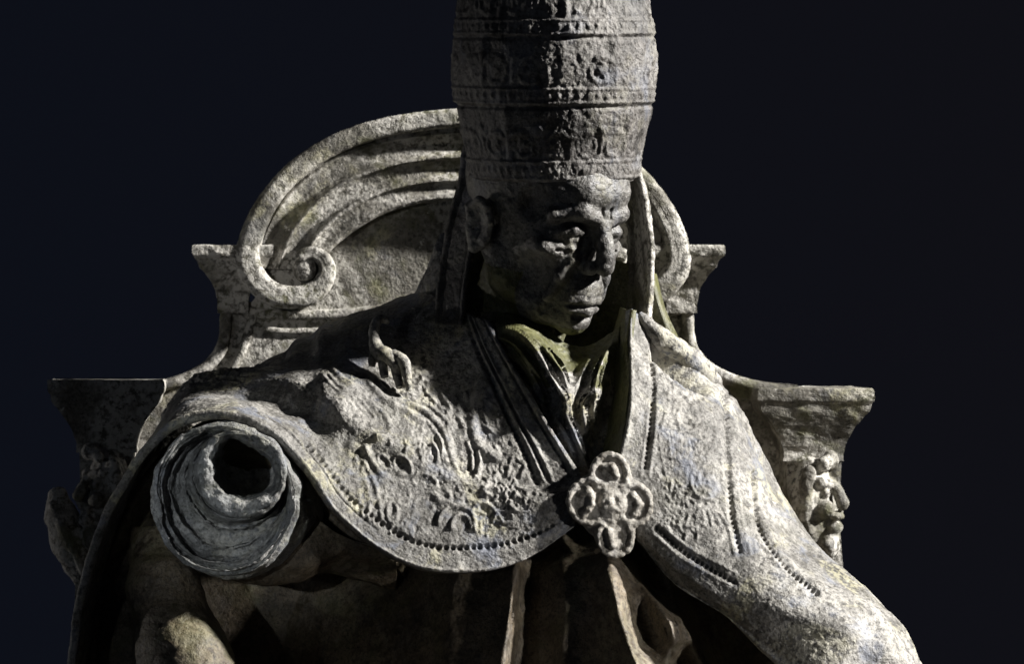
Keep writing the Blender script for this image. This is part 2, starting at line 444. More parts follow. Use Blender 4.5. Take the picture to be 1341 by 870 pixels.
# crest: moulded band between an outer and an inner curve, running into a volute
out_c = [(606, 143), (545, 149), (482, 161), (422, 184), (372, 219), (336, 264), (317, 312), (316, 352)]
in_c = [(610, 262), (566, 264), (528, 271), (494, 284), (462, 304), (440, 322), (424, 338), (408, 352)]
def crest(sgn):
    mirror = lambda x: 2*AX-x
    n = 170
    O = catmull(out_c, n); I = catmull(in_c, n)
    pv = [(0, -2), (.06, -4), (.17, -4), (.195, 3), (.22, 4), (.25, -2), (.29, 3), (.36, 7), (.44, 3), (.485, -8), (.50, -15), (.53, -16), (.545, -8),
          (.58, -3), (.65, 2), (.72, -3), (.755, -12), (.785, -13), (.80, -5), (.86, -1), (.93, -7), (.97, -8), (1.0, -2)]
    m = 150
    v = np.linspace(0, 1, m); h = np.interp(v, [a for a, b in pv], [b for a, b in pv])
    ker = np.array([1, 2, 1])/4; h2 = np.convolve(np.pad(h, 1, 'edge'), ker, 'valid'); h = h2
    t = np.linspace(0, 1, n)
    G = np.zeros((n, m, 3))
    G[..., :2] = O[:, None]*(1-v[None, :, None])+I[:, None]*v[None, :, None]
    fade = 1-.25*smooth(.85, 1, t)[:, None]*smooth(.15, .3, v)[None, :]
    G[..., 2] = 216+.62*h[None, :]*fade+14*smooth(.82, 1.0, t)[:, None]*smooth(.16, .5, v)[None, :]
    if sgn < 0: G[..., 0] = mirror(G[..., 0])+12
    W = flat(G); N = gridnormals(W); N = faceview(W, N)
    W = W+N*((fbm(W, 26, 2, 11)*.0014+fbm(W, 220, 2, 12)*.0006))[..., None]
    # closed: front grid plus a plain back at the panel
    Bk = G.copy(); Bk[..., 2] = 318; Bk = flat(Bk)
    nr, nc = n, m
    V = np.concatenate([W.reshape(-1, 3), Bk.reshape(-1, 3)])
    f = gridfaces(nr, nc); b = gridfaces(nr, nc, off=nr*nc)[:, ::-1]
    idx = np.arange(nr*nc).reshape(nr, nc)
    loop = np.concatenate([idx[0, :], idx[1:, -1], idx[-1, -2::-1], idx[-2:0:-1, 0]]); nx = np.roll(loop, -1)
    o = link("crest_scroll", V, np.concatenate([f, b, np.stack([nx, loop, loop+nr*nc, nx+nr*nc], 1)]), M_throne, throne, True)
    # rim that curls on into the volute
    rim = [(612, 153), (545, 160), (486, 172), (430, 194), (382, 228), (348, 270), (329, 314), (326, 346), (337, 368), (355, 383), (378, 389), (402, 386), (420, 374), (428, 356), (424, 341), (413, 333), (400, 333), (392, 338)]
    nq = 260; q = smoothpoly(rim, nq)
    w = np.interp(np.linspace(0, 1, nq), [0, .5, .68, .85, 1], [.9, 1.0, 1.25, 1.05, .55])
    pth = np.array([(x if sgn > 0 else mirror(x)+12, y, 203-11*smooth(.3, .75, i/nq)+8*max(0, i/nq-.75), w[i]) for i, (x, y) in enumerate(q)])
    pr = [(-13, 120), (-13, 4), (-11, -2), (-6, -4), (0, -2), (5, -4), (11, -2), (14, 4), (14, 60)]
    sweep(pth, pr if sgn > 0 else [(-a, b) for a, b in pr[::-1]], "volute_rim", M_throne, o, .0010)
    # dish behind the eye, and the eye
    th = np.linspace(0, 2*math.pi, 40, endpoint=False)
    cx, cy = (382, 358)
    mirror = lambda x: 2*AX-x+12
    rings = []
    for r, d in ((52, 262), (50, 244), (30, 243), (4, 243)):
        rings.append([((cx+r*math.cos(a)) if sgn > 0 else mirror(cx+r*math.cos(a)), cy+r*.62*math.sin(a), d) for a in th])
    ringmesh(np.array(rings), "volute_dish", M_throne, o, 0, shade=True)
    cx, cy = (399, 352); rings = []
    for r, d in ((15, 252), (15, 205), (14, 199), (10, 195), (5, 193.5), (1, 193)):
        rings.append([((cx+r*math.cos(a)) if sgn > 0 else mirror(cx+r*math.cos(a)), cy+r*1.15*math.sin(a), d) for a in th])
    ringmesh(np.array(rings), "volute_eye", M_throne, o, .0012, 120, shade=True)
    return o
crest(1); crest(-1)

# caps of the back posts and capitals of the arm pillars
def capital(cx, prof, name, parent, mat=M_throne):
    G = loft_rect(subdiv_prof(prof, 5), cx, name, mat, parent)
    return ringmesh(G, name, mat, parent, .0022, 70, seed=int(abs(cx)) % 50)
for sgn in (1, -1):
    cx = 305 if sgn > 0 else mirror(305)
    o = prism([(296 if sgn > 0 else mirror(296), 430), (296 if sgn > 0 else mirror(296), 395), (345 if sgn > 0 else mirror(345), 395), (345 if sgn > 0 else mirror(345), 430)], 246, 320, "back_post", M_throne, throne)
    capital(cx, [(321, 51, 196, 345), (324, 53, 194, 347), (334, 52, 195, 346), (340, 47, 200, 340), (350, 43, 205, 336), (362, 33, 214, 328), (376, 25, 222, 322), (392, 21, 226, 320), (410, 20, 228, 318)], "post_cap", o)
    cx = 141 if sgn > 0 else 1060
    yo = 0 if sgn > 0 else 11
    pil = ringmesh(loft_rect([(570+yo, 36, 176, 292), (660+yo, 34, 178, 290), (760+yo, 40, 172, 296), (1000, 46, 168, 300), (1955, 50, 160, 310)], cx, "", None, None), "arm_pillar", M_throne, throne, .004, 25)
    capital(cx, [(497+yo, 73, 153, 326), (500+yo, 75, 151, 328), (512+yo, 75, 151, 328), (517+yo, 72, 154, 326), (527+yo, 69, 155, 322), (540+yo, 58, 160, 312), (552+yo, 50, 165, 304), (566+yo, 43, 169, 298), (582+yo, 39, 172, 294), (592+yo, 39, 172, 294)], "capital", pil)
    # carved mask on the pillar
    sd = SDF((-70, -60, -90), (70, 60, 90), 2.2)
    sd.ell((0, 10, 0), (42, 38, 75), 8)
    for q in (-1, 1):
        sd.cap((q*8, -26, 30), (q*32, -18, 36), 9, 8, 6); sd.ell((q*19, -32, 18), (11, 8, 8), 4, True); sd.ell((q*19, -24, 18), 7.5, 3)
        sd.ell((q*24, -26, -6), (15, 14, 14), 8); sd.chain([(q*34, 0, 50, 12), (q*38, 2, 30, 11), (q*37, 4, 5, 9), (q*38, 4, -18, 10), (q*32, 0, -40, 9)], 6)
    sd.cap((0, -34, 28), (0, -46, 2), 7, 11, 6); sd.ell((0, -36, -18), (17, 10, 9), 5); sd.ell((0, -44, -26), (15, 8, 5), 3, True)
    sd.ell((0, -34, -36), (16, 12, 10), 6); sd.ell((0, -24, -62), (24, 16, 22), 8); sd.chain([(-20, -20, 62, 10), (0, -26, 70, 12), (20, -20, 62, 10)], 6)
    V, F = sd.mesh()
    V = V+sdfnormals(V, F)*(fbm(V, .045, 3, 8+sgn)*4)[:, None]
    my = math.radians(-62*sgn); vx = V[:, 0]*math.cos(my)-V[:, 1]*math.sin(my); vy = V[:, 0]*math.sin(my)+V[:, 1]*math.cos(my)
    V = np.stack([vx*.78, vy*.78, V[:, 2]*.88], 1); X = V[:, 0]+cx+3*sgn*-1
    W = flat(np.stack([X, 648+yo-V[:, 2]*.95, V[:, 1]+172], 1))
    link("mask", W, F, M_throne, pil)
    # curled leaf beside the pillar
    if sgn < 0: continue
    sd = SDF((-60, -50, -80), (60, 50, 80), 2.4)
    s2 = -sgn
    sd.chain([(s2*30, 0, 55, 13), (s2*24, -8, 30, 20), (s2*12, -8, 0, 24), (s2*2, -2, -30, 20), (s2*-12, 4, -66, 12)], 10)
    sd.chain([(s2*36, -22, 48, 4), (s2*22, -32, 20, 5), (s2*8, -32, -10, 5), (s2*-8, -20, -50, 4)], 5)
    V, F = sd.mesh(); V = V+sdfnormals(V, F)*(fbm(V, .05, 3, 9)*4)[:, None]
    W = flat(np.stack([V[:, 0]+(106 if sgn > 0 else 1094), 706+yo-V[:, 2], V[:, 1]+190], 1))
    link("leaf_bracket", W, F, M_throne, pil)
# seat
ringmesh(loft_rect([(ZSEAT_PX+60, 470, -330, 330), (ZSEAT_PX+110, 475, -335, 335), (ZSEAT_PX+150, 450, -320, 330), (1955, 450, -320, 330)], 600, "", None, None), "seat", M_throne, throne, .004, 8)

# ------------------------------------------------------------------ head
YAW, PITCH, ROLL = math.radians(44), math.radians(16), math.radians(0)
HC = np.array([713.0, 279.0, -32.0])
def head_place(V):
    """local (R right, F forward, U up) -> (px,py,d)"""
    R, Fw, U = V[:, 0], V[:, 1], V[:, 2]
    f2 = Fw*math.cos(PITCH)+U*math.sin(PITCH); u2 = U*math.cos(PITCH)-Fw*math.sin(PITCH)
    x = R*math.cos(YAW)+f2*math.sin(YAW); tow = f2*math.cos(YAW)-R*math.sin(YAW)
    return np.stack([HC[0]+x, HC[1]-u2, HC[2]-tow], 1)
def rigid(pxd):
    """millimetre offsets around a centre stay undistorted: treat as metres round the projected centre"""
    c = PX(HC)
    return np.stack([c[0]+(pxd[:, 0]-HC[0])*S, c[1]+(pxd[:, 2]-HC[2])*S, c[2]-(pxd[:, 1]-HC[1])*S], 1)
def build_head():
    s = SDF((-125, -135, -240), (125, 165, 110), 1.7)
    s.ell((0, -8, 45), (98, 116, 100), 8)
    s.ell((0, 30, -25), (73, 74, 96), 20)
    for q in (-1, 1):
        s.chain([(q*72, -8, -45, 19), (q*59, 15, -84, 18), (q*34, 58, -110, 18), (q*8, 82, -116, 17)], 16)
        s.ell((q*52, 66, -27), (25, 23, 17), 10)
        s.ell((q*68, 64, -68), (22, 28, 28), 14, True)
        s.ell((q*82, 62, 22), (16, 22, 22), 14, True)
    s.ell((0, 86, -118), (24, 20, 20), 12)
    s.ell((0, 84, -80), (37, 33, 36), 12)
    s.cap((-30, 92, 50), (30, 92, 50), 14, 14, 22)
    for q in (-1, 1):
        s.ell((q*36, 112, -3), (24, 28, 19), 9, True)
        s.cap((q*12, 104, 19), (q*34, 101, 26), 10, 10, 8); s.cap((q*34, 101, 26), (q*62, 78, 16), 10, 8, 8)
        s.ell((q*36, 78, -3), (18, 17.5, 16), 3)
        s.chain([(q*17, 90, -3, 4), (q*26, 94, 0, 6), (q*38, 94, 1, 7), (q*50, 87, -2, 6), (q*59, 79, -7, 4)], 5)
        s.chain([(q*18, 90, -6, 3), (q*28, 93, -12, 3.4), (q*40, 92, -13, 3.6), (q*52, 85, -10, 3.2), (q*58, 79, -5, 3)], 4)
        s.chain([(q*20, 92, -18, 3), (q*34, 92, -23, 4.5), (q*50, 84, -21, 4)], 5)
        s.chain([(q*20, 99, -23, 2), (q*36, 98, -31, 2.2), (q*54, 86, -27, 2)], 3, True)
    s.chain([(0, 101, 22, 10), (0, 108, 8, 9), (0, 117, -10, 10.5), (0, 124, -26, 11), (0, 125, -38, 13)], 7)
    for q in (-1, 1):
        s.ell((q*14, 112, -43), (9, 13, 10), 5)
        s.ell((q*7.5, 118, -52), (4.5, 7, 5), 2.5, True)
        s.chain([(q*22, 108, -38, 4), (q*31, 103, -58, 6), (q*39, 95, -84, 6), (q*39, 90, -106, 4)], 5, True)
        s.chain([(q*30, 97, -38, 6), (q*41, 90, -62, 6.5), (q*48, 82, -92, 6)], 8)
        s.chain([(q*62, 70, -62, 2), (q*56, 72, -90, 2.5), (q*46, 76, -112, 2)], 4, True)
        s.chain([(q*60, 84, -6, 1.5), (q*76, 66, -12, 1.8)], 3, True); s.chain([(q*60, 84, -2, 1.5), (q*76, 66, 4, 1.6)], 3, True)
        s.chain([(q*6, 112, 22, 1.8), (q*9, 104, 40, 2)], 3, True)
    s.chain([(-26, 102, -92, 4), (-12, 110, -87, 5.5), (0, 112, -88, 5.5), (12, 110, -87, 5.5), (26, 102, -92, 4)], 4)
    s.chain([(-23, 101, -101, 5), (0, 109, -103, 7.5), (23, 101, -101, 5)], 4)
    s.chain([(-31, 99, -97, 2.4), (-14, 112, -95, 1.9), (0, 115, -95.5, 1.9), (14, 112, -95, 1.9), (31, 99, -97, 2.4)], 2, True)
    s.chain([(-14, 104, -111, 3), (0, 108, -112, 3.5), (14, 104, -111, 3)], 5, True)
    for k, u in enumerate((40, 52)):
        s.chain([(-48, 92, u-4, 1.6), (-16, 104, u, 2), (16, 104, u, 2), (48, 92, u-4, 1.6)], 3, True)
    for q in (-1, 1):
        s.ell((q*98, -12, -22), (9, 23, 34), 5)
        s.ell((q*107, -8, -18), (7, 13, 20), 4, True)
        s.chain([(q*102, 8, -12, 5), (q*104, 0, 6, 5), (q*105, -16, 11, 5), (q*105, -31, -2, 5), (q*102, -28, -26, 5), (q*101, -13, -50, 8)], 5)
    s.chain([(0, -5, -90, 62), (0, -22, -180, 66), (0, -25, -236, 74)], 22)
    for q in (-1, 1): s.cap((q*28, 42, -128), (q*16, 50, -215), 9, 8, 12)
    s.chain([(-8, 58, -132, 6), (-4, 50, -180, 8)], 10)
    V, F = s.mesh()
    N = sdfnormals(V, F)
    V = V+N*(fbm(V, .05, 2, 3)*1.3+fbm(V, .16, 3, 5)*1.1)[:, None]
    return V, F
V, F = build_head()
W = rigid(head_place(V))
up = V[F].mean(1)[:, 2]
head = link("head", W, F, M_face, statue)
head.data.materials.append(M_neck)
ctr = V[F].mean(1)
mi = ((ctr[:, 2]+.35*ctr[:, 1]*0 < -128) | ((ctr[:, 1] < 40) & (ctr[:, 2] < -70+.0*ctr[:, 1]))).astype(np.int32)
head.data.polygons.foreach_set("material_index", mi[:len(head.data.polygons)])

# ------------------------------------------------------------------ tiara
TC = (725.5, 236.0, -34.0)     # centre of its rim
def build_tiara():
    prof = [(236, 104), (228, 110), (205, 113), (180, 118), (150, 125), (118, 130), (90, 132), (60, 131), (30, 127), (0, 121), (-40, 108), (-80, 88), (-115, 60), (-140, 28), (-150, 4)]
    pr = catmull(np.array(prof, float), 330)
    s = np.concatenate([[0], np.cumsum(np.linalg.norm(np.diff(pr, axis=0), axis=1))])
    nr = 330; x = np.linspace(0, s[-1], nr)
    yy = np.interp(x, s, pr[:, 0]); rr = np.interp(x, s, pr[:, 1])
    na = 720; a = np.linspace(0, 2*math.pi, na, endpoint=False)
    R = Relief(860, 420, 0, -160)
    W_ = 2*math.pi*135
    def crown(y0, n, hgt, ph):
        for i in range(n):
            cx = (i+.5+ph)*W_/n % W_
            for wrap in (-W_, 0, W_):
                c = cx+wrap
                # fleuron: stem, side scrolls, three leaves
                R.line([(c, y0), (c, y0-hgt*.55)], 4, 5.0)
                R.leaf(c, y0-hgt*.40, hgt*.60, -math.pi/2, 0, 8, 6.5)
                for q in (-1, 1):
                    R.leaf(c, y0-hgt*.35, hgt*.55, -math.pi/2+q*.75, q*1.1, 6, 6.0)
                    R.spiral(c+q*W_/n*.27, y0-hgt*.28, hgt*.20, math.pi/2*(1-q)+q*2.2, -q, 1.1, 3.6, 5.0)
                    R.leaf(c+q*W_/n*.18, y0-hgt*.1, hgt*.4, -math.pi/2+q*.5, -q*.9, 4.5, 4.5)
                R.dot(c+W_/n*.5, y0-hgt*.55, 9, 6); R.leaf(c+W_/n*.5, y0-4, hgt*.48, -math.pi/2, 0, 4, 4.5)
    crown(203, 9, 62, .0); crown(110, 9, 68, .35); crown(22, 9, 70, .1); crown(-60, 6, 50, .2)
    A, Y = np.meshgrid(a, yy); RR = np.repeat(rr[:, None], na, 1)
    h = R.get(A/(2*math.pi)*W_, Y)
    # bands
    def band(y0, y1):
        k = smooth(y0-2, y0+2, Y)*(1-smooth(y1-2, y1+2, Y)); return k
    for (b0, b1) in ((206, 231), (113, 134), (26, 46), (-58, -44)):
        k = band(b0, b1); h = h*(1-k)+2.6*k
        for y in (b0+1.5, b1-1.5): h += 2.6*np.exp(-((Y-y)/2.2)**2)
        m = .5*(b0+b1); nb = 64
        beads = np.maximum(0, np.cos(A*nb/2)**2-.35)*np.exp(-((Y-m)/4.5)**2)*5.2
        h += beads
        h -= 4.5*np.exp(-((Y-(b1+4))/2.4)**2)
    P = np.stack([RR*np.cos(A), Y, RR*np.sin(A)], -1)
    wear = .75+.9*fbm(P, .025, 2, 4)
    h = h*np.clip(wear, .15, 1.0)*.66+fbm(P, .02, 3, 21)*2.6+fbm(P, .10, 3, 22)*1.6+fbm(P, .3, 2, 23)*.8
    RR = RR+h
    x = RR*np.sin(A+math.radians(150)); z = RR*np.cos(A+math.radians(150)); y = Y-TC[1]
    # tilt towards the viewer
    t = math.radians(5.5); y2 = y*math.cos(t)+0; 
    yy2 = y*math.cos(t)-z*math.sin(t)*-1*0
    y_n = y*math.cos(t)-(-z)*(-math.sin(t))*-1
    # z is depth; leaning forward moves the top (y<0) to -z and the near side (z<0) down (+y)
    zn = z*math.cos(t)+y*math.sin(t); yn = y*math.cos(t)-z*math.sin(t)
    c = PX(TC)
    W = np.stack([c[0]+x*S, c[1]+zn*S, c[2]-yn*S], -1)
    V = W.reshape(-1, 3); F = gridfaces(nr, na, True)
    o = link("tiara", V, F[:, ::-1], M_tiara, statue)
    return o
tiara = build_tiara()

# ------------------------------------------------------------------ ribbons, sheets
def sheet(rows, nr, nc, per_row=None):
    R = [arcspl(PX(np.array(r, float)), nc) for r in rows]
    return catmull(np.array(R), nr)
def sheet_idx(rows, nr, nc):
    R = [catmull(PX(np.array(r, float)), nc) for r in rows]
    return catmull(np.array(R), nr)
def ribbon(name, path, width, th, mat, parent, conv=PX):
    """path: (px,py,d) ; width: (wx, wd) lateral vector list"""
    n = 120; c = arcspl(PX(np.array(path, float)), n); w = catmull(np.array(width, float)*S, n)
    v = np.linspace(-1, 1, 26)
    G = c[:, None]+w[:, None]*v[None, :, None]
    N = faceview(G, gridnormals(G))
    edge = smooth(.72, .80, np.abs(v))*3.2-2.5*np.exp(-((np.abs(v)-.66)/.05)**2)
    G = G+N*(edge[None, :, None]*S)+N*((fbm(G, 40, 3, 14)*.0028+fbm(G, 140, 2, 15)*.0016)[..., None])
    V, F = shell(G, N, th*S)
    return link(name, V, F, mat, parent)
ribbon("lappet", [(630, 190, -40), (621, 240, -42), (607, 290, -46), (597, 340, -50), (591, 390, -58), (588, 425, -66)],
       [(22, -30, 0), (20, -26, 0), (19, -22, 0), (19, -20, 0), (18, -18, 0), (17, -16, 0)], 7, M_tiara, statue)
ribbon("lappet", [(824, 222, 44), (834, 270, 44), (839, 330, 44), (837, 390, 36), (836, 435, 6), (838, 480, -40)],
       [(9, -36, 0), (11, -46, 0), (13, -52, 0), (12, -54, 0), (10, -46, 0), (8, -30, 0)], 7, M_throne, statue)

# ------------------------------------------------------------------ cope
def cope_left():
    rows = [
     [(752,690,-207),(700,727,-222),(640,748,-238),(560,747,-250),(500,722,-252),(440,672,-250),(400,612,-247),(350,562,-243),(290,541,-240),(215,562,-222),(150,645,-200),(112,740,-185),(88,870,-178),(76,1000,-175),(70,1150,-170)],
     [(756,675,-210),(704,708,-224),(642,727,-234),(564,727,-243),(506,704,-245),(450,657,-241),(414,604,-232),(364,556,-218),(298,531,-205),(222,549,-182),(156,635,-160),(118,735,-145),(95,868,-140),(83,1000,-138),(78,1150,-135)],
     [(760,657,-210),(708,682,-219),(645,697,-224),(568,695,-230),(514,670,-228),(462,632,-222),(428,594,-208),(378,552,-184),(308,525,-160),(229,537,-130),(166,628,-108),(128,735,-95),(106,868,-92),(94,1000,-90),(90,1150,-90)],
     [(764,640,-207),(712,652,-211),(650,656,-208),(572,640,-205),(520,612,-201),(474,582,-194),(440,562,-186),(394,542,-152),(318,524,-112),(236,523,-80),(176,622,-58),(140,735,-48),(118,868,-45),(106,1000,-45),(102,1150,-45)],
     [(760,622,-193),(712,638,-198),(650,638,-196),(578,616,-190),(524,584,-184),(480,556,-178),(442,532,-176),(408,520,-148),(326,508,-92),(240,511,-45),(184,616,-18),(150,735,-8),(130,868,-5),(118,1000,-5),(114,1150,-5)],
     [(740,590,-178),(695,596,-176),(642,592,-168),(584,574,-160),(532,545,-150),(486,518,-146),(440,503,-148),(402,500,-126),(334,489,-76),(244,500,-12),(192,612,20),(160,735,30),(142,868,32),(130,1000,32),(126,1150,32)],
     [(712,545,-158),(672,550,-150),(622,542,-138),(572,526,-128),(524,500,-114),(478,480,-104),(434,474,-92),(396,476,-68),(340,484,-30),(250,500,24),(200,610,55),(170,735,64),(154,868,68),(142,1000,70),(138,1150,70)],
     [(685,500,-136),(650,502,-124),(604,492,-106),(556,474,-86),(510,452,-62),(466,438,-42),(426,436,-22),(388,452,2),(336,480,30),(255,502,62),(208,612,92),(180,738,100),(164,868,104),(154,1000,106),(150,1150,106)],
     [(658,455,-114),(628,455,-98),(588,444,-72),(544,428,-42),(500,414,-10),(460,414,16),(420,430,40),(380,454,60),(328,486,82),(258,508,102),(216,616,126),(190,740,134),(176,868,138),(166,1000,140),(160,1150,140)],
     [(640,420,-98),(612,412,-76),(586,398,-40),(560,384,0),(528,388,44),(490,404,72),(430,428,96),(380,462,118),(325,496,136),(258,520,150),(222,622,168),(198,742,174),(186,868,178),(176,1000,180),(170,1150,180)],
    ]
    nr, nc = 340, 900
    G = sheet_idx(rows, nr, nc)
    N = faceview(G, gridnormals(G))
    p = toPX(G); X, Y = p[..., 0], p[..., 1]
    v = np.linspace(0, len(rows)-1, nr)[:, None]*np.ones((1, nc)); u = np.linspace(0, 14, nc)[None, :]*np.ones((nr, 1))
    R = Relief(800, 500, 60, 390)
    # scrolls and leaves of the embroidery (upper field)
    R.dot(481, 497, 10, 8)
    R.line([(478, 494), (494, 517), (516, 532), (541, 546), (553, 552)], 6, 8); R.line([(486, 492), (504, 512), (524, 523)], 3, 5)
    R.line([(514, 526), (544, 534), (566, 548), (582, 568), (590, 592), (596, 612)], 5, 8); R.line([(524, 537), (548, 545), (566, 560), (577, 580), (584, 606)], 3, 5.5)
    R.line([(540, 526), (566, 536), (586, 554), (597, 576)], 3, 5)
    R.line([(437, 485), (477, 520), (503, 544), (511, 561), (506, 572), (492, 574)], 3.6, 6.5); R.line([(447, 486), (484, 520), (506, 540)], 2.6, 4.5)
    for k in range(7):
        x0, y0 = 424+k*8, 494-k*1.5
        R.line([(x0, y0), (x0+26, y0+24), (x0+50, y0+52+k*2)], 2.2, 4.0, .3)
    for p0, p1 in (((601, 574), (604, 612)), ((611, 580), (618, 614)), ((585, 560), (591, 604)), ((626, 594), (625, 620)), ((573, 572), (578, 600)), ((599, 545), (608, 572)), ((566, 584), (572, 606))):
        R.line([p0, ((p0[0]+p1[0])/2+3, (p0[1]+p1[1])/2), p1], 3.4, 8)
    R.line([(634, 498), (621, 532), (621, 563), (630, 587), (649, 600)], 8, 10); R.leaf(650, 602, 16, -1.2, -.8, 5, 7)
    R.leaf(631, 522, 24, .45, .2, 4.5, 7); R.leaf(629, 536, 22, 1.05, .2, 4, 7); R.leaf(630, 556, 20, .5, .2, 4, 6.5)
    R.leaf(596, 520, 30, 1.1, .5, 5, 6); R.leaf(574, 515, 28, .7, .5, 5, 6); R.leaf(610, 512, 26, 1.5, -.3, 4, 6); R.leaf(556, 516, 22, .5, .5, 4, 5)
    for (x, y, r, a, s_) in ((538, 578, 13, .4, 1), (556, 592, 10, 2.5, -1), (664, 566, 11, 2, 1)): R.rinceau(x, y, r, a, s_, 2.6, 5.5, 5)
    R.line([(671, 600), (665, 622)], 3, 5, spl=False); R.line([(690, 606), (682, 626)], 2.5, 4, spl=False)
    for k in range(22):
        x, y = 648+k*3.2, 532+k*4.0
        R.line([(x, y), (x-16, y+11)], 1.5, 3.2, spl=False)
    for k in range(60):
        x, y = rng.uniform(505, 700), rng.uniform(505, 620)
        if x > 640+(y-505)*.75: continue
        R.rinceau(x, y, rng.uniform(8, 13), rng.uniform(0, 6.28), rng.choice((-1, 1)), 1.8, 3.6, 4)
    for k in range(60): R.rinceau(rng.uniform(490, 700), rng.uniform(630, 694), rng.uniform(8, 13), rng.uniform(0, 6.28), rng.choice((-1, 1)), 1.8, 3.8, 4)
    # lower field, below the crest
    R.line([(478, 588), (495, 614), (523, 635)], 5.5, 8.5, .2); R.line([(477, 604), (492, 637), (499, 680)], 3.4, 6.5); R.line([(474, 612), (483, 649), (482, 680)], 2.8, 5)
    R.line([(466, 600), (468, 640), (474, 676)], 2.6, 4)
    def loop(cx, cy, rx, ry, rot, r, h, a0=0, a1=2*math.pi):
        t = np.linspace(a0, a1, 24); x = rx*np.cos(t); y = ry*np.sin(t)
        R.line(np.stack([cx+x*math.cos(rot)-y*math.sin(rot), cy+x*math.sin(rot)+y*math.cos(rot)], 1), r, h)
    loop(527, 612, 15, 8, .8, 2.8, 7); loop(503, 606, 12, 6, .9, 2.6, 6); loop(529, 650, 8, 13, .15, 3, 7.5); loop(513, 672, 7, 14, 0, 2.8, 6.5)
    loop(556, 632, 16, 9, .3, 3, 6.5); loop(560, 664, 17, 20, 0, 3.2, 7, 2.6, 5.8); loop(598, 686, 24, 24, 0, 3.4, 8, 3.2, 6.2); loop(604, 690, 13, 16, 0, 3, 7, 3.0, 6.4)
    loop(634, 672, 16, 12, .5, 3, 6.5, 2.2, 6.6); loop(578, 648, 12, 8, .4, 2.8, 6); loop(660, 678, 12, 8, .2, 2.6, 5.5)
    R.line([(600, 660), (618, 672), (622, 694)], 3.5, 8); R.leaf(642, 664, 26, .7, .4, 4.5, 6.5); R.leaf(664, 660, 22, .8, -.4, 4, 6)
    for k in range(22):
        x, y = rng.uniform(500, 660), rng.uniform(636, 692)
        R.leaf(x, y, rng.uniform(12, 24), rng.uniform(0, 6.28), rng.uniform(-1, 1), 3.0, rng.uniform(2.5, 4.5))
    for k in range(26):
        x, y = rng.uniform(520, 690), rng.uniform(520, 610)
        R.leaf(x, y, rng.uniform(10, 20), rng.uniform(0, 6.28), rng.uniform(-1.2, 1.2), 2.6, rng.uniform(1.5, 3.0))
    for k in range(16): R.line([(650+k*6, 648+k*.2), (655+k*6, 690-k*1.6)], 1.5, .9, spl=False)
    h = .88*R.get(X, Y)
    # orphrey along the lapel (u small)
    lap = v > 4.2
    h = h*smooth(.7, 1.3, u)*smooth(.9, 1.2, v)*(1-smooth(9.2, 10.2, u))
    uu = u*40.0
    lapm = smooth(3.9, 4.6, v)
    h += lapm*(4.0*np.exp(-((uu-4)/4.5)**2)+3.2*np.exp(-((uu-30)/3.0)**2)+3.0*np.exp(-((uu-38)/2.6)**2)-4.5*np.exp(-((uu-34)/2.4)**2)-3.5*np.exp(-((uu-10)/2.5)**2)-5.0*np.exp(-((uu-46)/3.0)**2))
    # hem border
    hm = smooth(0, 1.0, u)
    h += 3.5*np.exp(-((v-1.25)/.06)**2)*0-1.2*np.exp(-((v-1.42)/.12)**2)*(u < 8.3)+2.5*np.exp(-((v-.12)/.12)**2)
    h += -2.5*np.exp(-((v-1.02)/.06)**2)*smooth(4.0, 5.2, u)*(1-smooth(8, 9, u))
    # drapery creases of the shoulder
    cre = 0
    for (k0, amp, w) in ((0.0, 1, 1), (1.9, .8, 1), (3.1, .6, 1)):
        cre = cre+amp*np.sin(u*7.5+v*2.4+k0+1.2*np.sin(v*1.1+k0))
    h += cre*1.5*smooth(4.6, 6.0, u)*smooth(1.6, 2.6, v)*(1-smooth(8.0, 9.5, u))
    # pitted crust on the top of the shoulder
    cr = smooth(7.6, 8.4, u)*(1-smooth(10.0, 10.6, u))*smooth(3.6, 4.6, v)
    h += cr*np.clip(fbm(G, 150, 2, 31)*9, -6, 4)
    fm = smooth(1.2, 2.4, u)*(1-smooth(5.6, 7.0, u))
    h += fm*(5*np.exp(-((v-3.75)/.45)**2)-4*np.exp(-((v-2.7)/.6)**2))
    H = Relief(800, 500, 60, 390); H.worn = True
    def hrow(q, step, r, dep):
        q = np.array(q); n = int(np.linalg.norm(np.diff(q, axis=0), axis=1).sum()/step)
        for (x, y) in arcspl(q, n, 2): H.dot(x+rng.uniform(-.8, .8), y+rng.uniform(-.6, .6), r*rng.uniform(.75, 1.15), -dep*rng.uniform(.6, 1.2))
    def along(v0, us): return [toPX(G[int(v0/9*(nr-1)), int(j/14*(nc-1))])[:2] for j in us]
    hrow(along(1.42, np.linspace(.7, 6.4, 14)), 8.6, 3.4, 8)
    hrow([toPX(G[int(i/9*(nr-1)), int(1.15/14*(nc-1))])[:2] for i in np.linspace(4.2, 8.2, 10)], 7.4, 3.0, 7)
    h += H.get(X, Y)
    wear = np.clip(.85+.6*fbm(G, 14, 2, 33), .4, 1.2)
    h = h*wear+fbm(G, 22, 3, 34)*2.2+fbm(G, 75, 3, 35)*1.1+fbm(G, 260, 2, 36)*.7
    G2 = G+N*(h*S)[..., None]
    V, F = shell(G2, N, .010)
    o = link("cope_front", V, F, M_cope, statue)
    return o
cope_l = cope_left()

